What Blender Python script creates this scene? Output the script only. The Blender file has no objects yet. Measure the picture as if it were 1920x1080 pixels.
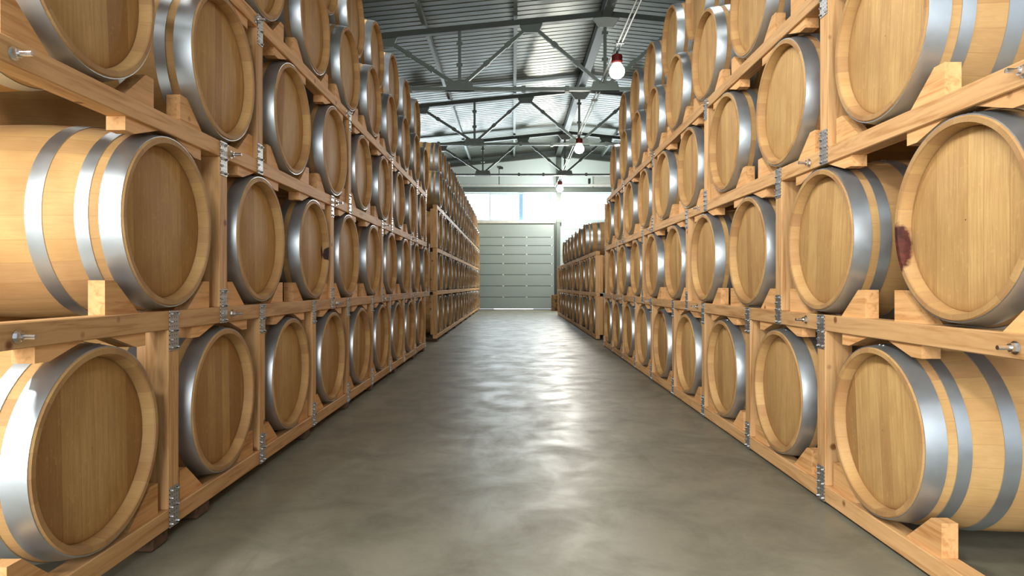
import bpy, bmesh, math, random
from mathutils import Vector, Matrix
random.seed(7)
C = bpy.context.scene.collection
PI = math.pi
F = 1215.0          # focal length in pixels of the 1920 wide frame
CAM_Z = 0.93

# ------------------------------------------------------------------ mesh helpers
class MB:
    def __init__(self):
        self.v, self.f, self.sm = [], [], []
    def add(self, vs, fs, smooth=False):
        b = len(self.v)
        self.v.extend(tuple(p) for p in vs)
        for f in fs:
            self.f.append(tuple(b + i for i in f)); self.sm.append(smooth)
    def box(self, x0, x1, y0, y1, z0, z1, bev=0.0):
        if x1 < x0: x0, x1 = x1, x0
        if y1 < y0: y0, y1 = y1, y0
        if bev <= 0:
            vs = [(x, y, z) for x in (x0, x1) for y in (y0, y1) for z in (z0, z1)]
            fs = [(0,1,3,2),(4,6,7,5),(0,4,5,1),(2,3,7,6),(0,2,6,4),(1,5,7,3)]
            self.add(vs, fs); return
        bm = bmesh.new()
        bmesh.ops.create_cube(bm, size=1.0)
        for p in bm.verts:
            p.co = Vector(((x0+x1)/2 + p.co.x*(x1-x0), (y0+y1)/2 + p.co.y*(y1-y0), (z0+z1)/2 + p.co.z*(z1-z0)))
        bmesh.ops.bevel(bm, geom=bm.edges[:], offset=bev, segments=1, affect='EDGES', profile=0.5)
        bm.verts.index_update()
        self.add([p.co[:] for p in bm.verts], [[p.index for p in f.verts] for f in bm.faces]); bm.free()
    def prism(self, poly, axis, a, b):
        """poly of 2D points extruded along axis (0 x,1 y,2 z) from a to b"""
        n = len(poly)
        def mk(p, t):
            q = list(p); q.insert(axis, t); return tuple(q)
        vs = [mk(p, a) for p in poly] + [mk(p, b) for p in poly]
        fs = [tuple(range(n)), tuple(range(2*n-1, n-1, -1))]
        fs += [(i, i+n, (i+1) % n + n, (i+1) % n) for i in range(n)]
        self.add(vs, fs)
    def tube(self, p, q, r, n=10, r2=None, smooth=True):
        p, q = Vector(p), Vector(q); d = (q-p).normalized()
        u = d.orthogonal().normalized(); w = d.cross(u)
        r2 = r if r2 is None else r2
        vs = [p + (u*math.cos(2*PI*i/n) + w*math.sin(2*PI*i/n))*r for i in range(n)]
        vs += [q + (u*math.cos(2*PI*i/n) + w*math.sin(2*PI*i/n))*r2 for i in range(n)]
        self.add(vs, [(i, (i+1) % n, (i+1) % n+n, i+n) for i in range(n)], smooth)
        self.add(vs[:n], [tuple(range(n-1, -1, -1))]); self.add(vs[n:], [tuple(range(n))])
    def bar(self, p, q, w, h):
        """rectangular bar from p to q lying in the x-z plane; w thick along y, h in plane"""
        p, q = Vector(p), Vector(q); d = (q-p).normalized()
        y = Vector((0,1,0)); n = d.cross(y).normalized()
        vs = []
        for e in (p, q):
            for a, b in ((-1,-1),(1,-1),(1,1),(-1,1)):
                vs.append(e + y*(a*w/2) + n*(b*h/2))
        self.add(vs, [(0,1,2,3),(7,6,5,4),(0,4,5,1),(1,5,6,2),(2,6,7,3),(3,7,4,0)])
    def lathe(self, prof, n, axis='x', closed=False):
        """prof: (t, r) along axis"""
        vs, fs = [], []
        m = len(prof)
        for i in range(n):
            c, s = math.cos(2*PI*i/n), math.sin(2*PI*i/n)
            for t, r in prof:
                vs.append((t, r*c, r*s) if axis == 'x' else (r*c, r*s, t))
        rng = m if closed else m-1
        for i in range(n):
            j = (i+1) % n
            for k in range(rng):
                l = (k+1) % m
                fs.append((i*m+k, j*m+k, j*m+l, i*m+l))
        self.add(vs, fs, True)
    def mesh(self, name, mat):
        me = bpy.data.meshes.new(name)
        me.from_pydata(self.v, [], self.f)
        bm = bmesh.new(); bm.from_mesh(me)
        bmesh.ops.recalc_face_normals(bm, faces=bm.faces)
        bm.to_mesh(me); bm.free()
        me.polygons.foreach_set('use_smooth', self.sm)
        if any(self.sm): me.set_sharp_from_angle(angle=math.radians(32))
        me.materials.append(mat)
        return me
    def build(self, name, mat, parent=None, loc=None):
        return link(name, self.mesh(name, mat), parent, loc)

def link(name, data, parent=None, loc=None, rot=None):
    o = bpy.data.objects.new(name, data); C.objects.link(o)
    if parent: o.parent = parent
    if loc: o.location = loc
    if rot: o.rotation_euler = rot
    return o
def empty(name, loc, rot=(0,0,0)):
    o = bpy.data.objects.new(name, None); C.objects.link(o)
    o.location = loc; o.rotation_euler = rot; o.empty_display_size = 0.1
    return o
def tag(o, label, cat, group=None):
    o['label'] = label; o['category'] = cat
    if group: o['group'] = group
    return o
def struct(o): o['kind'] = 'structure'; return o

# ------------------------------------------------------------------ material helpers
class NT:
    def __init__(self, name):
        self.m = bpy.data.materials.new(name); self.m.use_nodes = True
        self.t = self.m.node_tree; self.b = self.t.nodes['Principled BSDF']
        self.out = self.t.nodes['Material Output']
    def n(self, kind, **kw):
        x = self.t.nodes.new(kind)
        for k, v in kw.items():
            if k == 'inp':
                for a, b in v.items(): x.inputs[a].default_value = b
            else: setattr(x, k, v)
        return x
    def l(self, a, b): self.t.links.new(a, b)
    def math(self, op, a, b=None, c=None):
        x = self.n('ShaderNodeMath', operation=op)
        for i, q in enumerate((a, b, c)):
            if q is None: continue
            if isinstance(q, (int, float)): x.inputs[i].default_value = q
            else: self.l(q, x.inputs[i])
        return x.outputs[0]
    def ramp(self, fac, stops):
        x = self.n('ShaderNodeValToRGB'); cr = x.color_ramp
        while len(cr.elements) < len(stops): cr.elements.new(0.5)
        for e, (p, c) in zip(cr.elements, stops):
            e.position = p; e.color = (*c, 1) if len(c) == 3 else c
        self.l(fac, x.inputs[0]); return x.outputs[0]
    def mix(self, fac, a, b, mode='MIX'):
        x = self.n('ShaderNodeMix', data_type='RGBA', blend_type=mode)
        for i, q in ((0, fac), (6, a), (7, b)):
            if isinstance(q, (int, float)): x.inputs[i].default_value = q
            elif isinstance(q, tuple): x.inputs[i].default_value = (*q, 1)
            else: self.l(q, x.inputs[i])
        return x.outputs[2]
    def noise(self, vec, scale, detail=3.0, rough=0.55, dist=0.0):
        x = self.n('ShaderNodeTexNoise', inp={'Scale': scale, 'Detail': detail, 'Roughness': rough, 'Distortion': dist})
        if vec is not None: self.l(vec, x.inputs['Vector'])
        return x.outputs['Fac']
    def mapping(self, vec, scale=(1,1,1), loc=None):
        x = self.n('ShaderNodeMapping'); self.l(vec, x.inputs['Vector']); x.inputs['Scale'].default_value = scale
        if loc is not None:
            if isinstance(loc, tuple): x.inputs['Location'].default_value = loc
            else: self.l(loc, x.inputs['Location'])
        return x.outputs[0]
    def obj(self): return self.n('ShaderNodeTexCoord').outputs['Object']
    def rnd(self): return self.n('ShaderNodeObjectInfo').outputs['Random']
    def sep(self, v):
        x = self.n('ShaderNodeSeparateXYZ'); self.l(v, x.inputs[0]); return x.outputs
    def comb(self, x=0.0, y=0.0, z=0.0):
        q = self.n('ShaderNodeCombineXYZ')
        for i, a in enumerate((x, y, z)):
            if isinstance(a, (int, float)): q.inputs[i].default_value = a
            else: self.l(a, q.inputs[i])
        return q.outputs[0]
    def white(self, val):
        x = self.n('ShaderNodeTexWhiteNoise', noise_dimensions='1D'); self.l(val, x.inputs['W']); return x.outputs['Value']
    def set(self, **kw):
        for k, v in kw.items():
            k = {'color': 'Base Color', 'rough': 'Roughness', 'metal': 'Metallic', 'spec': 'Specular IOR Level',
                 'emit': 'Emission Color', 'emit_s': 'Emission Strength', 'normal': 'Normal', 'alpha': 'Alpha',
                 'coat': 'Coat Weight'}.get(k, k)
            if isinstance(v, (int, float)): self.b.inputs[k].default_value = v
            elif isinstance(v, tuple): self.b.inputs[k].default_value = (*v, 1)
            else: self.l(v, self.b.inputs[k])
    def bump(self, h, strength=0.2, dist=0.01):
        x = self.n('ShaderNodeBump', inp={'Strength': strength, 'Distance': dist}); self.l(h, x.inputs['Height']); self.set(normal=x.outputs[0])

def sr(r, g, b):
    f = lambda c: (c/255/12.92) if c/255 <= 0.04045 else ((c/255+0.055)/1.055)**2.4
    return (f(r), f(g), f(b))

def stain_mask(t, oc, c, rad):
    sx, sy, sz = t.sep(oc)
    nz = t.math('MULTIPLY', t.math('SUBTRACT', t.noise(oc, 22, 3), 0.5), 1.5)
    d = None
    for s, cc, rr in ((sx, c[0], rad[0]), (sy, c[1], rad[1]), (sz, c[2], rad[2])):
        q = t.math('POWER', t.math('ABSOLUTE', t.math('DIVIDE', t.math('SUBTRACT', s, cc), rr)), 2.0)
        d = q if d is None else t.math('ADD', d, q)
    d = t.math('ADD', d, nz)
    x = t.n('ShaderNodeMapRange', inp={'From Min': 1.1, 'From Max': 0.75, 'To Min': 0.0, 'To Max': 1.0}); t.l(d, x.inputs[0])
    return x.outputs[0]

def mat_staves(name, stain=None):
    t = NT(name); oc = t.obj(); r = t.rnd(); sx, sy, sz = t.sep(oc)
    ang = t.math('DIVIDE', t.math('ARCTAN2', sz, sy), 2*PI)
    st = t.math('MULTIPLY', t.math('ADD', ang, t.math('MULTIPLY', t.noise(t.comb(0, 0, sy), 0.1), 0)), 28.0)
    idx = t.math('FLOOR', st); fr = t.math('FRACT', st)
    wn = t.white(t.math('ADD', idx, t.math('MULTIPLY', r, 91.7)))
    col = t.ramp(wn, [(0.0, sr(188,150,104)), (0.35, sr(208,171,114)), (0.7, sr(216,181,123)), (1.0, sr(196,159,112))])
    g = t.noise(t.mapping(oc, (4, 60, 60), t.comb(wn, r, 0)), 2.2, 4, 0.6, 0.4)
    col = t.mix(t.math('MULTIPLY', g, 0.42), col, sr(128,84,46), 'MIX')
    big = t.noise(t.mapping(oc, (5, 5, 5), t.comb(r, r, r)), 1.1, 2)
    col = t.mix(t.ramp(big, [(0.35, (0,0,0)), (0.75, (0.5,)*3)]), col, sr(150,104,64))
    seam = t.math('LESS_THAN', t.math('MINIMUM', fr, t.math('SUBTRACT', 1.0, fr)), 0.014)
    col = t.mix(t.math('MULTIPLY', seam, 0.2), col, sr(96,62,36))
    rim = t.math('LESS_THAN', sx, 0.0045)
    col = t.mix(t.math('MULTIPLY', rim, 0.22), col, sr(120,78,44))
    if stain:
        sc_ = t.mix(t.ramp(t.noise(oc, 40, 4), [(0.35, (0,0,0)), (0.7, (1,1,1))]), tuple(c*0.7 for c in stain[2]), tuple(min(1, c*2.2) for c in stain[2]))
        col = t.mix(stain_mask(t, oc, stain[0], stain[1]), col, sc_)
    t.set(color=col, rough=0.62, spec=0.25)
    t.bump(g, 0.12, 0.004)
    return t.m

def mat_head(name, stain=None):
    t = NT(name); oc = t.obj(); r = t.rnd(); sx, sy, sz = t.sep(oc)
    w = t.math('ADD', t.math('DIVIDE', sy, 0.082), t.math('MULTIPLY', r, 7.3))
    w = t.math('ADD', w, t.math('MULTIPLY', t.math('SINE', t.math('MULTIPLY', sy, 17.0)), 0.25))
    idx = t.math('FLOOR', w); fr = t.math('FRACT', w)
    wn = t.white(t.math('ADD', idx, t.math('MULTIPLY', r, 57.0)))
    col = t.ramp(wn, [(0.0, sr(190,153,100)), (0.4, sr(210,174,116)), (0.75, sr(197,160,105)), (1.0, sr(174,135,86))])
    ofs = t.comb(t.math('MULTIPLY', wn, 9.0), t.math('MULTIPLY', r, 13.0), wn)
    g = t.noise(t.mapping(oc, (1, 55, 3), ofs), 2.0, 5, 0.62, 0.5)
    col = t.mix(t.math('MULTIPLY', t.ramp(g, [(0.35, (0,0,0)), (0.75, (1,1,1))]), 0.42), col, sr(132,88,50))
    fl = t.noise(t.mapping(oc, (1, 26, 14), ofs), 2.5, 2, 0.5, 1.2)
    col = t.mix(t.math('MULTIPLY', t.ramp(fl, [(0.60, (0,0,0)), (0.70, (1,1,1))]), 0.28), col, sr(222,184,128))
    big = t.noise(t.mapping(oc, (5, 5, 5), ofs), 0.9, 2)
    col = t.mix(t.ramp(big, [(0.4, (0,0,0)), (0.8, (0.4,)*3)]), col, sr(150,104,62))
    seam = t.math('LESS_THAN', t.math('MINIMUM', fr, t.math('SUBTRACT', 1.0, fr)), 0.012)
    col = t.mix(t.math('MULTIPLY', seam, 0.35), col, sr(104,68,38))
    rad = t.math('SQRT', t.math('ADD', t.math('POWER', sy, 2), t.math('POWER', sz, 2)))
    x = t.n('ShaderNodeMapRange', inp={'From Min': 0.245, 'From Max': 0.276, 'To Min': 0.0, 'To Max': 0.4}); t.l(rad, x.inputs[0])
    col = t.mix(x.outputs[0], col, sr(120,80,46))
    if stain:
        col = t.mix(stain_mask(t, oc, stain[0], stain[1]), col, stain[2])
    t.set(color=col, rough=0.6, spec=0.25)
    t.bump(g, 0.08, 0.004)
    return t.m

def mat_pine(name, axis, base=(208,164,113), dark=(168,114,64)):
    t = NT(name); oc = t.obj(); r = t.rnd()
    sc = [26, 26, 26]; sc[axis] = 1.6
    ofs = t.comb(t.math('MULTIPLY', r, 31.0), t.math('MULTIPLY', r, 17.0), r)
    g = t.noise(t.mapping(oc, tuple(sc), ofs), 1.6, 4, 0.6, 0.7)
    col = t.ramp(g, [(0.3, sr(*[min(255, c+14) for c in base])), (0.52, sr(*base)), (0.75, sr(*dark))])
    v = t.n('ShaderNodeTexVoronoi', feature='F1', inp={'Scale': 5.5, 'Randomness': 1.0}); t.l(t.mapping(oc, (1,1,1), ofs), v.inputs['Vector'])
    k = t.ramp(v.outputs['Distance'], [(0.05, (0.85,)*3), (0.1, (0,0,0))])
    col = t.mix(k, col, sr(112,62,28))
    hs = t.n('ShaderNodeHueSaturation'); t.l(col, hs.inputs['Color'])
    x = t.n('ShaderNodeMapRange', inp={'To Min': 0.86, 'To Max': 1.12}); t.l(r, x.inputs[0]); t.l(x.outputs[0], hs.inputs['Value'])
    t.set(color=hs.outputs[0], rough=0.6, spec=0.25); t.bump(g, 0.1, 0.004)
    return t.m

def mat_metal(name, col, rough, var=0.12, scale=9, metal=1.0):
    t = NT(name); oc = t.obj(); r = t.rnd()
    g = t.noise(t.mapping(oc, (1,1,1), t.comb(t.math('MULTIPLY', r, 20.0), r, r)), scale, 4, 0.6)
    x = t.n('ShaderNodeMapRange', inp={'From Min': 0.3, 'From Max': 0.7, 'To Min': rough-var, 'To Max': rough+var}); t.l(g, x.inputs[0])
    t.set(color=t.mix(g, tuple(c*0.85 for c in col), tuple(min(1, c*1.1) for c in col)), rough=x.outputs[0], metal=metal)
    return t.m

def mat_plate():
    t = NT('perforated_galvanized_plate'); sx, sy, sz = t.sep(t.obj())
    a = t.math('SUBTRACT', t.math('FRACT', t.math('ADD', t.math('DIVIDE', sy, 0.016), 0.5)), 0.5)
    b = t.math('SUBTRACT', t.math('FRACT', t.math('ADD', t.math('DIVIDE', sz, 0.016), 0.5)), 0.5)
    d = t.math('SQRT', t.math('ADD', t.math('POWER', a, 2), t.math('POWER', b, 2)))
    hole = t.math('LESS_THAN', d, 0.17)
    t.set(color=t.mix(hole, (0.5, 0.51, 0.52), (0.03, 0.025, 0.02)), rough=0.42, metal=t.math('SUBTRACT', 0.9, t.math('MULTIPLY', hole, 0.9)))
    return t.m

def mat_floor():
    t = NT('polished_concrete'); oc = t.obj()
    a = t.noise(oc, 0.55, 5, 0.6, 0.3); b = t.noise(oc, 3.2, 6, 0.65, 0.4); c = t.noise(oc, 28, 3)
    col = t.ramp(a, [(0.3, sr(118,117,103)), (0.5, sr(138,136,121)), (0.7, sr(156,153,138))])
    col = t.mix(t.ramp(b, [(0.42, (0,0,0)), (0.7, (0.6,)*3)]), col, sr(94,91,77))
    col = t.mix(t.math('MULTIPLY', c, 0.12), col, sr(70,68,60))
    st = t.noise(t.mapping(oc, (1.2, 0.35, 1)), 2.3, 4, 0.6, 1.0)
    col = t.mix(t.ramp(st, [(0.6, (0,0,0)), (0.72, (0.4,)*3)]), col, sr(80,76,64))
    x = t.n('ShaderNodeMapRange', inp={'From Min': 0.35, 'From Max': 0.7, 'To Min': 0.34, 'To Max': 0.54}); t.l(b, x.inputs[0])
    t.set(color=col, rough=x.outputs[0], spec=0.5); t.bump(b, 0.04, 0.01)
    return t.m

def mat_panel(name, col, pitch, axis=2, rough=0.45, line=0.55):
    t = NT(name); s = t.sep(t.obj())[axis]
    fr = t.math('FRACT', t.math('DIVIDE', s, pitch))
    ln = t.math('LESS_THAN', fr, 0.035)
    n = t.noise(t.obj(), 1.3, 3)
    c = t.mix(t.math('MULTIPLY', n, 0.2), col, tuple(q*0.7 for q in col))
    t.set(color=t.mix(t.math('MULTIPLY', ln, line), c, tuple(q*0.35 for q in col)), rough=rough, spec=0.5)
    return t.m

def mat_plain(name, col, rough=0.5, metal=0.0):
    t = NT(name); n = t.noise(t.obj(), 6, 3)
    t.set(color=t.mix(n, tuple(q*0.8 for q in col), tuple(min(1, q*1.15) for q in col)), rough=rough, metal=metal)
    return t.m

def mat_emit(name, col, s):
    t = NT(name); n = t.noise(t.obj(), 1.2, 2)
    t.set(color=(0.8, 0.8, 0.8), rough=0.4, emit=t.mix(n, col, tuple(c*0.92 for c in col)), emit_s=s)
    return t.m

M_STAVES = mat_staves('oak_staves'); M_HEAD = mat_head('oak_head')
RED = sr(66, 30, 22)
M_STAVES_R = mat_staves('oak_staves_red_stain', ((0.0, 0.288, -0.075), (0.05, 0.05, 0.1), RED))
M_STAVES_W = mat_staves('oak_staves_wine_stain', ((0.0, -0.02, 0.28), (0.09, 0.1, 0.05), sr(84, 50, 32)))
M_HEAD_W = mat_head('oak_head_wine_stain', ((0.04, -0.01, 0.25), (0.05, 0.06, 0.05), sr(96, 60, 38)))
M_HEAD_C = mat_head('oak_head_dark_chip', ((0.04, -0.26, 0.0), (0.05, 0.025, 0.05), sr(38, 24, 16)))
M_STAVES_C = mat_staves('oak_staves_dark_chip', ((0.0, -0.285, -0.02), (0.05, 0.03, 0.05), sr(46, 28, 18)))
M_HOOP = mat_metal('galvanized_hoop', (0.50, 0.56, 0.61), 0.37, 0.07, 7, 0.87)
M_PINE = {0: mat_pine('pine_across', 0), 1: mat_pine('pine_along', 1), 2: mat_pine('pine_upright', 2)}
M_BLOCK = mat_pine('pine_block', 1, (222,172,116), (184,126,72))
M_SKID = mat_pine('weathered_skid', 0, (92,70,52), (60,44,32))
M_PLATE = mat_plate()
M_ZINC = mat_metal('zinc_bolt', (0.75, 0.76, 0.78), 0.25, 0.08, 30)
M_STEEL = mat_plain('painted_grey_steel', sr(96,106,102), 0.42, 0.25)
M_STEELD = mat_plain('dark_grey_steel', sr(66,73,70), 0.45, 0.25)
M_ROOF = mat_metal('corrugated_roof_sheet', (0.095, 0.108, 0.092), 0.36, 0.06, 2.0, 0.62)
M_FLOOR = mat_floor()
M_WALL = mat_panel('sandwich_wall_panel', sr(190,208,210), 1.02, 2, 0.42, 0.35)
M_SIDE = mat_panel('side_wall_panel', sr(120,122,114), 1.02, 2, 0.6, 0.35)
M_DOOR = mat_panel('ribbed_door_panel', sr(158,174,174), 0.055, 2, 0.4, 0.14)
M_WHITE = mat_plain('white_painted_metal', sr(215,220,218), 0.4)
M_GREY = mat_plain('grey_plastic', sr(150,158,156), 0.5)
M_BLACK = mat_plain('black_plastic', (0.02, 0.02, 0.022), 0.45)
M_RED = mat_plain('dark_red_lamp_socket', sr(120,38,34), 0.4)
M_PANE = mat_emit('frosted_window_daylight', (0.82, 0.94, 1.0), 20.0)
M_BULB = mat_emit('glowing_bulb_glass', (1.0, 0.95, 0.80), 14.0)
M_BLUE = mat_plain('blue_grey_mullion', sr(120,165,200), 0.4)
M_PALLET = mat_pine('pallet_wood', 0, (150,112,70), (104,72,42))

# ------------------------------------------------------------------ the barrel
BL, R0, DR = 0.93, 0.301, 0.043
def rad(x):
    t = (x - BL/2) / (BL/2)
    return R0 + DR*(1 - t*t)
def body_mesh(seg, mat, name):
    prof = [(0.050, 0.272), (0.042, 0.2725), (0.008, 0.277), (0.0, 0.2815), (0.0, R0-0.004), (0.004, R0)]
    n = 12
    for i in range(1, n): x = BL*i/n; prof.append((x, rad(x)))
    prof += [(BL-0.004, R0), (BL, R0-0.004), (BL, 0.2815), (BL-0.008, 0.277), (BL-0.042, 0.2725), (BL-0.042, 0.002)]
    m = MB(); m.lathe(prof, seg); return m.mesh(name, mat)
def head_mesh(seg, mat, name):
    m = MB(); m.lathe([(0.052, 0.002), (0.052, 0.2715), (0.043, 0.2715), (0.039, 0.262), (0.0375, 0.002)], seg)
    return m.mesh(name, mat)
def hoop_mesh(x0, x1, seg, name, rivets=True):
    e = 0.003; k = 3
    xs = [x0 + (x1-x0)*i/k for i in range(k+1)]
    prof = [(x, rad(x)+e) for x in xs] + [(x, rad(x)-0.002) for x in reversed(xs)]
    m = MB(); m.lathe(prof, seg, closed=True)
    if rivets:
        for a in (1.62, 1.70):
            xm = (x0+x1)/2; r = rad(xm)+e-0.001
            c = Vector((xm, r*math.cos(a), r*math.sin(a))); d = Vector((0, math.cos(a), math.sin(a)))
            m.tube(c, c+d*0.0035, 0.006, 8, 0.0035)
    return m.mesh(name, M_HOOP)
SPANS = [(0.005, 0.068), (0.098, 0.138), (0.232, 0.282)]
SPANS_ALL = SPANS + [(BL-b, BL-a) for a, b in reversed(SPANS)]
NEAR = dict(body=body_mesh(72, M_STAVES, 'barrel_body'), head=head_mesh(64, M_HEAD, 'barrel_head'),
            hoops=[hoop_mesh(a, b, 72, 'hoop') for a, b in SPANS_ALL])
FAR = dict(body=body_mesh(36, M_STAVES, 'barrel_body'), head=head_mesh(36, M_HEAD, 'barrel_head'),
           hoops=[hoop_mesh(a, b, 36, 'hoop', False) for a, b in SPANS])
BR = body_mesh(72, M_STAVES_R, 'barrel_body'); BW = body_mesh(72, M_STAVES_W, 'barrel_body'); BC = body_mesh(72, M_STAVES_C, 'barrel_body')
HW = head_mesh(64, M_HEAD_W, 'barrel_head'); HC = head_mesh(64, M_HEAD_C, 'barrel_head')

def barrel(loc, rz, spin, lod, label, group, allhoops=False, body=None, head=None):
    o = empty('wine_barrel', loc, (spin, 0, rz))
    tag(o, label, 'barrel', group)
    link('barrel_body', body or lod['body'], o)
    link('barrel_head', head or lod['head'], o)
    hs = lod['hoops'] if allhoops else lod['hoops'][:3]
    for h in hs: link('hoop', h, o)
    return o

ORD = ['first','second','third','fourth','fifth','sixth','seventh','eighth','ninth','tenth','eleventh','twelfth',
       'thirteenth','fourteenth','fifteenth','sixteenth','seventeenth']
ROWS = {1: 'bottom row', 2: 'second row up', 3: 'third row up', 4: 'fourth row up', 5: 'topmost row'}

# ------------------------------------------------------------------ racks
RAIL_H, RAIL_U0, RAIL_U1 = 0.068, 0.010, 0.080
RCON = rad(0.08) + 0.003 + 0.002            # radius that rests on the rail, with a hair of clearance

def plate_mesh(h):
    m = MB(); m.box(-0.0015, 0.0015, -0.031, 0.031, -h/2, h/2)
    k = 0
    zz = [-h/2+0.012, -h/2+0.04, 0.0, h/2-0.04, h/2-0.012]
    for z in zz:
        for y in (-0.02, 0.02):
            k += 1
            if k % 4 == 3: continue
            m.tube((-0.001, y, z), (-0.005, y, z), 0.0065, 8)
            m.tube((-0.005, y, z), (-0.010, y*1.02, z), 0.0045, 8, 0.003)
    return m.mesh('nail_plate', M_PLATE)
PLATE = plate_mesh(0.145)
def bolt_mesh():
    m = MB()
    m.tube((0.001, 0, 0), (-0.003, 0, 0), 0.018, 18)
    m.tube((-0.003, 0, 0), (-0.016, 0, 0), 0.0125, 6, smooth=False)
    m.tube((-0.016, 0, 0), (-0.048, 0, 0), 0.0065, 10)
    return m.mesh('bolt', M_ZINC)
BOLT = bolt_mesh()
def chock_mesh(sgn):
    m = MB()
    p = [(0.155, 0.0), (0.285, 0.108), (0.335, 0.108), (0.335, 0.0)]
    m.prism([(sgn*y, z) for y, z in p], 0, 0.0, 0.052)
    return m.mesh('chock', M_BLOCK)
CHOCK = {1: chock_mesh(1), -1: chock_mesh(-1)}
def block_mesh(sgn):
    m = MB()
    p = [(0.056, 0.0), (0.196, -0.0445), (0.250, -0.0445), (0.250, 0.0)]
    m.prism([(sgn*y, z) for y, z in p], 0, 0.0, 0.062)
    return m.mesh('top_block', M_BLOCK)
BLOCK = {1: block_mesh(1), -1: block_mesh(-1)}

class Rack:
    def __init__(self, s, X, rot, y0, rails, label, zbase=0.0):
        self.s, self.X, self.rot = s, X, rot
        self.rails = rails
        self.y0 = y0
        self.root = empty('barrel_rack', self.w(0, y0, 0), (0, 0, rot))
        tag(self.root, label, 'rack')
    def w(self, u, y, z):
        x = self.s*(self.X + u); c, q = math.cos(self.rot), math.sin(self.rot)
        return (x*c - y*q, x*q + y*c, z)
    def lx(self, u): return self.s*u
    def rail(self, lvl, ya, yb, rear=False):
        z = self.rails[lvl]; u0, u1 = (BL-RAIL_U1, BL-RAIL_U0) if rear else (RAIL_U0, RAIL_U1)
        m = MB(); L = yb-ya
        m.box(self.lx(u0), self.lx(u1), -L/2, L/2, -RAIL_H/2, RAIL_H/2, 0.003)
        m.build('rail', M_PINE[1], self.root, (0, (ya+yb)/2-self.y0, z))
    def post(self, y, za, zb, rear=False, w=0.074, dep=0.115, plates=True, bottom=True, pw=None):
        h = zb-za; m = MB()
        a = RAIL_U0-0.001
        u0, u1 = (BL-a-dep, BL-a) if rear else (a, a+dep)
        m.box(self.lx(u0), self.lx(u1), -w/2, w/2, -h/2, h/2, 0.003)
        m.build('post', M_PINE[2], self.root, (0, y-self.y0, (za+zb)/2))
        if plates and not rear:
            r = (0, 0, 0) if self.s > 0 else (0, 0, PI)
            link('nail_plate', PLATE, self.root, (self.lx(a-0.0015), y-self.y0, zb+RAIL_H-0.0725), r)
            if bottom: link('nail_plate', PLATE, self.root, (self.lx(a-0.0015), y-self.y0, za-RAIL_H+0.0725), r)
    def posts(self, ys, lvl, **k):
        za = self.rails[lvl]+RAIL_H/2; zb = self.rails[lvl+1]-RAIL_H/2
        for y in ys:
            self.post(y, za, zb, **k)
    def bolt(self, lvl, y):
        r = (0, 0, 0) if self.s > 0 else (0, 0, PI)
        link('bolt', BOLT, self.root, (self.lx(RAIL_U0), y-self.y0, self.rails[lvl]+random.uniform(-.006, .006)), r)
    def chocks(self, lvl, y, sides=(1, -1)):
        z = self.rails[lvl]+RAIL_H/2
        for g in sides:
            e = random.uniform(-0.004, 0.008)
            x = self.lx(0.028) if self.s > 0 else self.lx(0.028+0.052)
            link('chock', CHOCK[g], self.root, (x, y-self.y0+g*(0.004+abs(e)), z))
    def blocks(self, lvl, y):
        z = self.rails[lvl]-RAIL_H/2
        for g in (1, -1):
            e = random.uniform(0.0, 0.012)
            x = self.lx(0.020) if self.s > 0 else self.lx(0.020+0.062)
            link('top_block', BLOCK[g], self.root, (x, y-self.y0+g*e, z))
    def put(self, lvl, y, z=None, du=0.0, **k):
        z = self.rails[lvl]+RAIL_H/2+RCON if z is None else z
        rz = self.rot + (0 if self.s > 0 else PI)
        return barrel(self.w(du, y, z), rz, k.pop('spin', random.uniform(-.09, .09)), **k)

# ---- near left rack
L = Rack(-1, 1.23, 0.0, 1.0, {1: 0.087, 2: 0.803, 3: 1.509, 4: 2.215},
         'near left rack of orange pine beams and nail plates holding five rows of barrels')
LR = {1: [1.952+0.838*k for k in range(9)], 2: [2.345+0.853*k for k in range(9)],
      3: [1.930+0.862*k for k in range(9)], 4: [2.36+0.855*k for k in range(9)]}
ends = {1: (1.15, 9.28), 2: (0.95, 9.68), 3: (0.95, 9.32), 4: (1.6, 9.35)}
for l, (a, b) in ends.items():
    L.rail(l, a, b); L.rail(l, a, b, rear=True)
p1 = [LR[1][i]+0.415 for i in range(8)] + [9.16]
p2 = [2.775, 4.45, 6.16, 7.88, 9.60]
p3 = [3.175, 4.93, 6.66, 8.395, 9.25]
L.posts(p1, 1); L.posts(p2, 2); L.posts(p3, 3)
L.posts(p1, 1, rear=True); L.posts(p2, 2, rear=True); L.posts(p3, 3, rear=True)
for y in (1.62, 2.86, 4.56, 6.3, 8.05):
    for l in (2, 3): L.bolt(l, y+(0.0 if l == 2 else -0.012))
for y in (3.0, 4.7, 6.4): L.bolt(4, y+0.12)
for l in (1, 2, 3, 4):
    for y in LR[l]:
        L.chocks(l, y)
        if l < 4: L.blocks(l+1, y)
def skids(R, ys, zt):
    for y in ys:
        m = MB(); m.box(R.lx(0.02), R.lx(BL-0.02), -0.055, 0.055, -zt/2, zt/2, 0.008)
        m.build('skid', M_SKID, R.root, (0, y-R.y0, zt/2))
skids(L, [1.5, 2.30, 2.62, 3.95, 4.9, 5.75, 6.9, 8.2, 9.1], 0.087-RAIL_H/2)

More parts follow.
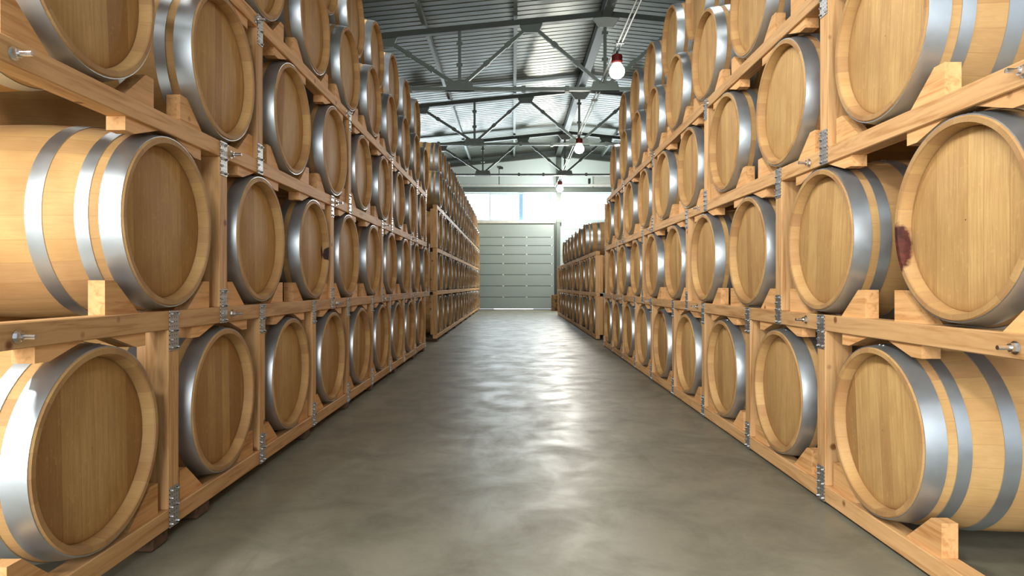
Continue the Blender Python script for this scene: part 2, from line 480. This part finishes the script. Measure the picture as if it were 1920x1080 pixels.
def row_label(kind, l, i, side, extra=''):
    return f'{kind} in the {side} rack, {ROWS[l]}, {ORD[i]} from its camera end'
def fill(R, rows, side, group, lod, special={}, du5=0.06, dz5=0.57, row5=None):
    for l, ys in rows.items():
        for i, y in enumerate(ys):
            k = dict(lod=lod, label=row_label('oak barrel', l, i, side), group=f'{group}, {ROWS[l]}', allhoops=(i == 0 and lod is NEAR))
            k.update(special.get((l, i), {}))
            R.put(l, y, **k)
    for i, y in enumerate(row5 or []):
        z = R.rails[4]+RAIL_H/2+RCON+dz5
        k = dict(lod=lod, label=row_label('oak barrel', 5, i, side), group=f'{group}, {ROWS[5]}')
        k.update(special.get((5, i), {}))
        R.put(4, y, z=z, du=du5, **k)
mid = lambda ys: [(a+b)/2 for a, b in zip(ys, ys[1:])]
spL = {(2, 0): dict(label='oak barrel with its whole hooped side in bright light, second row of near left rack'),
       (2, 2): dict(label='oak barrel with dark chip on its rim, second row of near left rack', body=BC, head=HC, spin=0.0),
       (1, 0): dict(label='big brown oak barrel nearest the camera at the foot of the left rack'),
       (3, 0): dict(label='oak barrel cut by the top edge, nearest one in third row of left rack')}
fill(L, LR, 'near left', 'oak barrels in the near left rack', NEAR, spL, row5=mid(LR[4])[1:], dz5=0.565)

# ---- near right rack
ROT = -0.00947
R_ = Rack(1, 1.284, ROT, 1.0, {1: 0.048, 2: 0.770, 3: 1.476, 4: 2.182},
          'near right rack of pale pine beams and nail plates holding five rows of sunlit barrels')
RR = {1: [2.37+0.888*k for k in range(9)], 2: [1.93+0.879*k for k in range(9)],
      3: [2.35+0.876*k for k in range(9)], 4: [2.80+0.867*k for k in range(8)]}
ends = {1: (1.86, 9.93), 2: (1.1, 9.95), 3: (0.95, 9.86), 4: (1.9, 9.6)}
for l, (a, b) in ends.items():
    R_.rail(l, a, b); R_.rail(l, a, b, rear=True)
p1 = [(a+b)/2-0.03 for a, b in zip(RR[1], RR[1][1:])] + [9.88]
p2 = [3.24, 5.0, 6.78, 8.54, 9.72]
p3 = [2.76, 4.5, 6.27, 8.02, 9.76]
R_.posts(p1, 1); R_.posts(p2, 2); R_.posts(p3, 3)
R_.posts(p1, 1, rear=True); R_.posts(p2, 2, rear=True); R_.posts(p3, 3, rear=True)
for y in (1.70, 2.93, 4.70, 6.4, 8.1):
    R_.bolt(2, y); R_.bolt(3, y-0.03)
for y in (2.8, 4.45, 6.2): R_.bolt(4, y)
for l in (1, 2, 3, 4):
    for y in RR[l]:
        R_.chocks(l, y)
        if l < 4: R_.blocks(l+1, y)
skids(R_, [1.98, 2.62, 3.4, 4.4, 5.3, 6.6, 7.9, 9.3], 0.048-RAIL_H/2)
spR = {(2, 0): dict(label='oak barrel with a dark red stain on its rim, second row of right rack', body=BR, spin=0.0),
       (1, 0): dict(label='oak barrel with full hooped side showing at the foot of the near right rack'),
       (1, 4): dict(label='oak barrel with brown wine stain at its top, bottom row of near right rack', body=BW, head=HW, spin=0.0),
       (3, 0): dict(label='large oak barrel with three hoops showing, nearest in third row of right rack')}
fill(R_, RR, 'near right', 'oak barrels in the near right rack', NEAR, spR, row5=mid(RR[4])[1:], dz5=0.585)

# ---- far left rack
FL = Rack(-1, 1.23, 0.0, 10.6, {1: 0.087, 2: 0.803, 3: 1.509, 4: 2.215},
          'long far left rack standing behind the near left rack, with an orange end post')
FLR = {1: [11.05+0.84*k for k in range(16)], 2: [11.10+0.84*k for k in range(16)],
       3: [11.05+0.84*k for k in range(16)], 4: [11.12+0.84*k for k in range(16)]}
for l in (1, 2, 3, 4):
    FL.rail(l, 10.6, 24.3); FL.rail(l, 10.6, 24.3, rear=True)
for l in (1, 2, 3):
    FL.posts([10.64], l, dep=0.11, w=0.09, plates=False)
    FL.posts([11.05+0.42+1.68*k for k in range(8)] + [24.25], l, plates=(l != 1), bottom=False)
    FL.posts([10.64], l, rear=True, dep=0.11, w=0.09)
skids(FL, [10.75+1.68*k for k in range(8)], 0.087-RAIL_H/2)
fill(FL, FLR, 'far left', 'oak barrels in the far left rack', FAR, row5=mid(FLR[4])[:15], dz5=0.565)

# ---- far right rack (three rows)
FR = Rack(1, 1.40, 0.0, 11.0, {1: 0.050, 2: 0.770, 3: 1.476},
          'low far right rack with three rows of barrels and a pale yellow end post')
FRR = {1: [11.50+0.87*k for k in range(10)], 2: [11.45+0.87*k for k in range(10)], 3: [12.75+0.87*k for k in range(7)]}
for l in (1, 2, 3):
    FR.rail(l, 11.0, 20.4); FR.rail(l, 11.0, 20.4, rear=True)
for l in (1, 2):
    FR.posts([11.05], l, dep=0.125, w=0.09, plates=False)
    FR.posts([11.05], l, dep=0.125, w=0.09, rear=True)
    FR.posts([11.93+1.74*k for k in range(5)] + [20.3], l, plates=True, bottom=False)
for y in FRR[1]: FR.blocks(2, y)
for y in FRR[2]: FR.blocks(3, y)
skids(FR, [11.1+1.8*k for k in range(6)], 0.050-RAIL_H/2)
fill(FR, FRR, 'low far right', 'oak barrels in the far right rack', FAR,
     {(3, 0): dict(lod=NEAR, allhoops=True, label='oak barrel with its hooped side showing on top of the low far right rack')})

# ------------------------------------------------------------------ building shell
WX0, WX1, YB, YE = -4.6, 6.4, -5.0, 24.9
RIDGE, RZ, SL = 1.72, 6.12, 0.10
def roofz(x): return RZ - SL*abs(x-RIDGE)
m = MB(); m.box(WX0, WX1, YB, YE+0.2, -0.2, 0.0); struct(m.build('floor', M_FLOOR))
m = MB()
prof = []; y = YB; P = 0.19
while y < YE:
    for dy, dz in ((0, 0), (0.145, 0), (0.153, 0.006), (0.182, 0.006)): prof.append((y+dy, dz))
    y += P
for xa, xb in ((WX0-0.1, RIDGE), (RIDGE, WX1+0.1)):
    vs = []
    for yy, dz in prof:
        vs += [(xa, yy, roofz(xa)+dz), (xb, yy, roofz(xb)+dz)]
    m.add(vs, [(2*i, 2*i+2, 2*i+3, 2*i+1) for i in range(len(prof)-1)])
    # outer skin, so that no daylight leaks through
    vs = [(xa, YB, roofz(xa)+0.12), (xb, YB, roofz(xb)+0.12), (xb, YE+0.2, roofz(xb)+0.12), (xa, YE+0.2, roofz(xa)+0.12)]
    m.add(vs, [(0, 1, 2, 3)])
struct(m.build('ceiling', M_ROOF))
m = MB(); m.box(WX0-0.15, WX0, YB, YE+0.2, -0.2, roofz(WX0)+0.1); struct(m.build('wall_left', M_SIDE))
m = MB(); m.box(WX1, WX1+0.15, YB, YE+0.2, -0.2, roofz(WX1)+0.1); struct(m.build('wall_right', M_SIDE))
# end wall with openings
DX0, DX1, DZ = -1.55, 1.56, 3.33
W0, W1 = 3.44, 4.44
m = MB()
m.box(WX0, DX0, YE, YE+0.15, -0.2, W0); m.box(DX1, WX1, YE, YE+0.15, -0.2, W0)
m.box(DX0, DX1, YE, YE+0.15, DZ, W0)
zz = lambda x: roofz(x)+0.1
m.prism([(WX0, W1), (WX1, W1), (WX1, zz(WX1)), (RIDGE, zz(RIDGE)), (WX0, zz(WX0))], 1, YE, YE+0.15)
struct(m.build('wall_end', M_WALL))
# door
door = struct(empty('door_1', (0, YE+0.02, 0)))
bounds = [0.025, 0.47, 0.90, 1.33, 1.76, 2.11, 2.45, 2.77, 3.33]
for i, (a, b) in enumerate(zip(bounds, bounds[1:])):
    m = MB(); m.box(DX0, DX1, 0.0, 0.044, a+0.008, b-0.008, 0.006); m.build('door_panel', M_DOOR, door)
m = MB(); m.box(DX0, DX1, 0.045, 0.06, 0.03, 3.33); m.build('light_blocking_sheet', M_STEELD, door)  # dark sheet added to block daylight through the panel joints
for b in bounds[1:-1]:
    for x in (-0.37, 0.53, 1.5):
        m = MB(); m.box(x-0.032, x+0.032, -0.012, 0.0, b-0.028, b+0.028, 0.004); m.build('hinge', M_WHITE, door)
m = MB(); m.box(DX0, DX1, 0.0, 0.05, 0.0, 0.012); m.build('door_seal', M_BLACK, door)
m = MB(); m.box(-0.72, 0.78, 0.02, 0.03, 0.010, 0.03); m.build('daylight_gap', mat_emit('daylight_under_door', (1, 1, 0.97), 6.0), door)
m = MB(); m.box(DX0-0.15, DX1+0.05, YE-0.10, YE, 3.30, 3.42, 0.005); struct(m.build('trim_1', M_WHITE))
m = MB(); m.box(WX0, WX1, YE-0.16, YE, 4.48, 4.66, 0.01); struct(m.build('trim_2', M_STEEL))
m = MB(); m.box(WX0, WX1, YE-0.06, YE, 4.74, 4.79); struct(m.build('trim_3', M_WHITE))
m = MB(); m.box(1.585, 1.66, YE-0.22, YE-0.0, 0.0, 3.3, 0.006); struct(m.build('trim_4', M_STEELD))
m = MB(); m.box(1.66, 1.84, YE-0.30, YE-0.02, 3.3, 5.75, 0.006); m.box(1.66, 1.80, YE-0.30, YE-0.02, 0.0, 3.3, 0.006); struct(m.build('trim_5', M_STEEL))
# windows: a band of frosted panes above the door
mull = [-4.6, -2.3, -0.88, 0.27, 1.62, 2.92, 4.3, 6.4]
for i, (a, b) in enumerate(zip(mull, mull[1:])):
    w = struct(empty(f'window_{i+1}', ((a+b)/2, YE+0.05, (W0+W1)/2)))
    hw = (b-a)/2; hh = (W1-W0)/2
    m = MB(); m.box(-hw+0.03, hw-0.03, 0.03, 0.04, -hh+0.03, hh-0.03); m.build('pane', M_PANE, w)
    m = MB()
    fw = 0.03
    m.box(-hw, hw, 0.0, 0.06, -hh, -hh+fw); m.box(-hw, hw, 0.0, 0.06, hh-fw, hh)
    m.box(-hw, -hw+(0.13 if i in (3,) else fw), 0.0, 0.06, -hh+fw, hh-fw)
    m.box(hw-(0.22 if i == 3 else fw), hw-(0.14 if i == 3 else 0), 0.0, 0.06, -hh+fw, hh-fw)
    m.build('frame', M_BLUE if i in (2, 3) else M_WHITE, w)

# trusses
CH = CAM_Z + 3.61
nodes_b = [-3.66, -0.98, 1.70, 4.38]
nodes_t = [-2.35, 0.33, 3.05, 5.7]
def truss(y, label):
    t = empty('roof_truss', (RIDGE, y, CH)); tag(t, label, 'truss', 'steel roof trusses')
    def P(x, z): return (x-RIDGE, 0, z-CH)
    tc = lambda x: roofz(x)-0.20
    m = MB(); m.bar(P(WX0, tc(WX0)), P(RIDGE+0.05, tc(RIDGE)), 0.12, 0.10); m.build('top_chord', M_STEELD, t)
    m = MB(); m.bar(P(RIDGE-0.05, tc(RIDGE)), P(WX1, tc(WX1)), 0.12, 0.10); m.build('top_chord', M_STEELD, t)
    m = MB(); m.bar(P(WX0, CH), P(WX1, CH), 0.10, 0.06)
    for x in (-2.9, -1.9, 0.2, 1.0, 2.4, 3.3): m.box(x-RIDGE-0.035, x-RIDGE+0.035, -0.06, 0.06, -0.055, 0.055)
    m.build('bottom_chord', M_STEEL, t)
    segs = [(nodes_b[0], nodes_t[0]), (nodes_b[1], nodes_t[0]), (nodes_b[1], nodes_t[1]), (nodes_b[2], nodes_t[1]),
            (nodes_b[2], nodes_t[2]), (nodes_b[3], nodes_t[2]), (nodes_b[3], nodes_t[3])]
    for a, b in segs:
        m = MB(); p, q = Vector(P(a, CH+0.04)), Vector(P(b, tc(b)-0.05))
        m.bar(p, q, 0.055, 0.06)
        for f in (0.38, 0.68):
            c = p.lerp(q, f); d = (q-p).normalized()*0.05
            m.bar(c-d, c+d, 0.07, 0.09)
        m.build('web_member', M_STEEL, t)
    for x in nodes_b:
        m = MB(); m.bar(P(x, CH), P(x, tc(x)), 0.05, 0.055)
        for f in (0.4, 0.75):
            z = CH+(tc(x)-CH)*f; m.bar(P(x, z-0.03), P(x, z+0.03), 0.06, 0.11)
        m.build('upright', M_STEEL, t)
    for x in nodes_b:
        m = MB(); m.prism([(x-RIDGE-0.27, -0.03), (x-RIDGE+0.27, -0.03), (x-RIDGE+0.22, 0.14), (x-RIDGE-0.22, 0.14)], 1, -0.035, 0.035)
        m.build('gusset', M_STEEL, t)
    for x in nodes_t:
        z = tc(x)-CH
        m = MB(); m.prism([(x-RIDGE-0.24, z+0.02), (x-RIDGE+0.24, z+0.02), (x-RIDGE+0.14, z-0.20), (x-RIDGE-0.14, z-0.20)], 1, -0.035, 0.035)
        m.build('gusset', M_STEEL, t)
    z = tc(RIDGE)-CH
    m = MB(); m.prism([(-0.3, z), (0.3, z), (0.12, z-0.24), (-0.12, z-0.24)], 1, -0.04, 0.04); m.build('gusset', M_GREY, t)
for y, lab in ((11.95, 'steel roof truss spanning the aisle, the one nearest the camera'),
               (16.6, 'steel roof truss spanning the aisle, the middle one'),
               (21.2, 'steel roof truss spanning the aisle, the one closest to the end wall')):
    truss(y, lab)
m = MB()
m.bar((WX0, YE-0.1, roofz(WX0)-0.2), (RIDGE, YE-0.1, roofz(RIDGE)-0.2), 0.14, 0.12)
m.bar((RIDGE, YE-0.1, roofz(RIDGE)-0.2), (WX1, YE-0.1, roofz(WX1)-0.2), 0.14, 0.12)
struct(m.build('trim_6', M_STEELD))
# ridge beam and purlins
m = MB(); m.box(-0.09, 0.09, YB, YE, -0.10, 0.10, 0.01)
tag(m.build('ridge_beam', M_STEELD, None, (RIDGE, 0, roofz(RIDGE)-0.16)), 'dark steel beam running along the ridge under the roof sheets', 'beam')
for x, lab in ((0.05, 'thin steel purlin under the roof, next to the ridge on its left'),
               (-1.62, 'thin steel purlin under the roof, second left of the ridge'),
               (-3.3, 'thin steel purlin under the roof, third left of the ridge'),
               (3.4, 'thin steel purlin under the roof, next to the ridge on its right'),
               (5.1, 'thin steel purlin under the roof, second right of the ridge')):
    m = MB(); m.box(-0.035, 0.035, YB, YE, -0.05, 0.07)
    tag(m.build('roof_purlin', M_STEEL, None, (x, 0, roofz(x)-0.075)), lab, 'purlin', 'roof purlins')

# lamp conduit and hanging lamps
cond = empty('lamp_conduit', (1.64, 0, CH+0.10)); tag(cond, 'pale metal conduit running above the aisle and carrying the lamps', 'conduit')
for dx in (-0.03, 0.03):
    m = MB(); m.tube((dx, YB+1, 0), (dx, YE-0.35, 0), 0.014, 8); m.build('tube', M_GREY, cond)
for y in (2, 5, 8, 9.9, 13, 15.8, 19, 22.3):
    m = MB(); m.box(-0.06, 0.06, y-0.02, y+0.02, -0.022, 0.022); m.build('clip', M_GREY, cond)
def lamp(y, lab, e):
    o = empty('hanging_lamp', (1.64, y, CH+0.10)); tag(o, lab, 'lamp', 'hanging lamps along the conduit')
    m = MB(); m.tube((0, 0, -0.03), (0, 0, -0.10), 0.02, 10); m.build('stem', M_STEELD, o)
    m = MB(); m.lathe([(-0.09, 0.002), (-0.09, 0.075), (-0.11, 0.085), (-0.20, 0.085), (-0.22, 0.07), (-0.22, 0.002)], 20, 'z'); m.build('socket', M_RED, o)
    m = MB(); m.lathe([(-0.22, 0.06), (-0.26, 0.085), (-0.31, 0.115), (-0.36, 0.122), (-0.41, 0.105), (-0.445, 0.065), (-0.46, 0.002)], 24, 'z'); m.build('bulb', M_BULB, o)
    ld = bpy.data.lights.new('lamp_light', 'POINT'); ld.energy = e; ld.color = (1.0, 0.95, 0.84); ld.shadow_soft_size = 0.12
    lo = bpy.data.objects.new('lamp_light', ld); C.objects.link(lo); lo.location = (1.64, y, CH+0.10-0.62)
lamp(10.2, 'glowing bulb in a dark red socket, nearest lamp under the roof', 90)
lamp(16.0, 'glowing bulb hanging from the conduit, middle lamp of the three', 80)
lamp(22.6, 'glowing bulb hanging from the conduit close to the end wall', 480)

# unseen bulbless fill spots, added over the left rack and aisle to brighten barrels
def fill_light(x, y, e):
    ld = bpy.data.lights.new('fill_light', 'SPOT'); ld.energy = e; ld.color = (1.0, 0.97, 0.90); ld.shadow_soft_size = 0.25; ld.spot_size = math.radians(168); ld.spot_blend = 0.5
    lo = bpy.data.objects.new('fill_light', ld); C.objects.link(lo); lo.location = (x, y, CH-0.05)
for y in (-2.5, 0.5, 3.5, 6.5, 9.5, 12.5, 16.0, 19.5): fill_light(-2.5, y, 430 if y < 9 else (85 if y < 14 else 50))
for y in (-2.5, 1.5, 5.0): fill_light(1.64, y, 45)
# vent, sensor and cable on the end wall
v = empty('wall_vent', (3.45, YE, 4.90)); tag(v, 'louvred grey vent high on the end wall above the windows', 'vent')
m = MB()
m.box(-0.40, 0.40, -0.05, 0, -0.27, -0.23); m.box(-0.40, 0.40, -0.05, 0, 0.23, 0.27); m.box(-0.40, -0.36, -0.05, 0, -0.23, 0.23); m.box(0.36, 0.40, -0.05, 0, -0.23, 0.23)
m.build('frame', M_GREY, v)
m = MB()
for i in range(8):
    z = -0.21+i*0.055; m.prism([(-0.045, z), (-0.035, z+0.006), (-0.005, z+0.045), (-0.012, z+0.045)], 0, -0.36, 0.36)
m.build('louvre', M_WHITE, v)
m = MB(); m.box(-0.04, 0.04, -0.05, 0, -0.1, 0.1, 0.008)
tag(m.build('control_box', M_BLACK, None, (2.93, YE, 4.92)), 'small dark control box on the end wall beside the vent', 'control box')
s = empty('wall_sensor', (-0.5, YE, 5.42)); tag(s, 'small black sensor on a thin cable high on the end wall', 'sensor')
m = MB(); m.box(-0.02, 0.13, -0.10, 0, -0.035, 0.035, 0.006); m.build('housing', M_BLACK, s)
m = MB(); m.tube((-0.02, -0.012, 0.0), (-0.02, -0.012, -0.62), 0.010, 8); m.build('cable', M_STEELD, s)

# pallets by the door
def pallet_mesh():
    m = MB(); W, D = 0.62, 0.8
    for i in range(5): m.box(-W/2, W/2, -D/2+i*0.165, -D/2+i*0.165+0.12, 0.122, 0.142)
    for x in (-W/2, -0.045, W/2-0.09): m.box(x, x+0.09, -D/2, D/2, 0.022, 0.122)
    for i in range(3): m.box(-W/2, W/2, -D/2+i*0.33, -D/2+i*0.33+0.12, 0.0, 0.022)
    return m.mesh('wooden_pallet', M_PALLET)
pm = pallet_mesh()
for i, lab in enumerate(('lowest wooden pallet of the stack beside the end door', 'second wooden pallet up in the stack beside the end door',
                         'third wooden pallet up in the stack beside the end door', 'topmost wooden pallet of the stack beside the end door')):
    o = link('wooden_pallet', pm, None, (1.74+0.02*(i % 2), 23.7, 0.001+i*0.1435), (0, 0, 0.04*(i % 2)))
    tag(o, lab, 'pallet', 'stacked pallets by the end door')

# ------------------------------------------------------------------ light
w = bpy.data.worlds.new('sky'); bpy.context.scene.world = w; w.use_nodes = True
bg = w.node_tree.nodes['Background']; bg.inputs[0].default_value = (0.86, 0.93, 1.0, 1); bg.inputs[1].default_value = 1.0
def area(name, loc, target, sx, sy, e, col):
    d = bpy.data.lights.new(name, 'AREA'); d.shape = 'RECTANGLE'; d.size = sx; d.size_y = sy; d.energy = e; d.color = col
    o = bpy.data.objects.new(name, d); C.objects.link(o); o.location = loc
    o.rotation_euler = (Vector(target)-Vector(loc)).to_track_quat('-Z', 'Z').to_euler(); return o
area('entrance_daylight', (-1.6, -4.6, 2.3), (0.4, 6, 1.6), 5.0, 3.4, 650, (1.0, 0.97, 0.92))
sp = bpy.data.lights.new('low_sun_beam', 'SPOT'); sp.energy = 520; sp.color = (1.0, 0.88, 0.68); sp.spot_size = math.radians(10); sp.spot_blend = 0.25; sp.shadow_soft_size = 0.06
so = bpy.data.objects.new('low_sun_beam', sp); C.objects.link(so); so.location = (-1.95, -4.5, 1.9)
so.rotation_euler = (Vector((-1.88, 2.1, 1.2))-Vector(so.location)).to_track_quat('-Z', 'Z').to_euler()

# ------------------------------------------------------------------ camera
cd = bpy.data.cameras.new('camera'); cam = bpy.data.objects.new('camera', cd); C.objects.link(cam)
cam.location = (0, 0, CAM_Z); cam.rotation_euler = (PI/2, 0, 0)
cd.sensor_fit = 'HORIZONTAL'; cd.sensor_width = 36; cd.lens = 36*F/1920
cd.shift_x = -1.5/1920; cd.shift_y = -5.3/1920; cd.clip_start = 0.05; cd.clip_end = 200
sc = bpy.context.scene; sc.camera = cam
sc.view_settings.view_transform = 'Standard'; sc.view_settings.look = 'None'; sc.view_settings.exposure = 0.0
cy = sc.cycles
cy.use_denoising = True
try: cy.denoiser = 'OPENIMAGEDENOISE'
except Exception: pass
cy.use_adaptive_sampling = True; cy.adaptive_threshold = 0.02
cy.max_bounces = 7; cy.diffuse_bounces = 4; cy.glossy_bounces = 4; cy.transmission_bounces = 2
cy.sample_clamp_indirect = 4.0; cy.caustics_reflective = False; cy.caustics_refractive = False
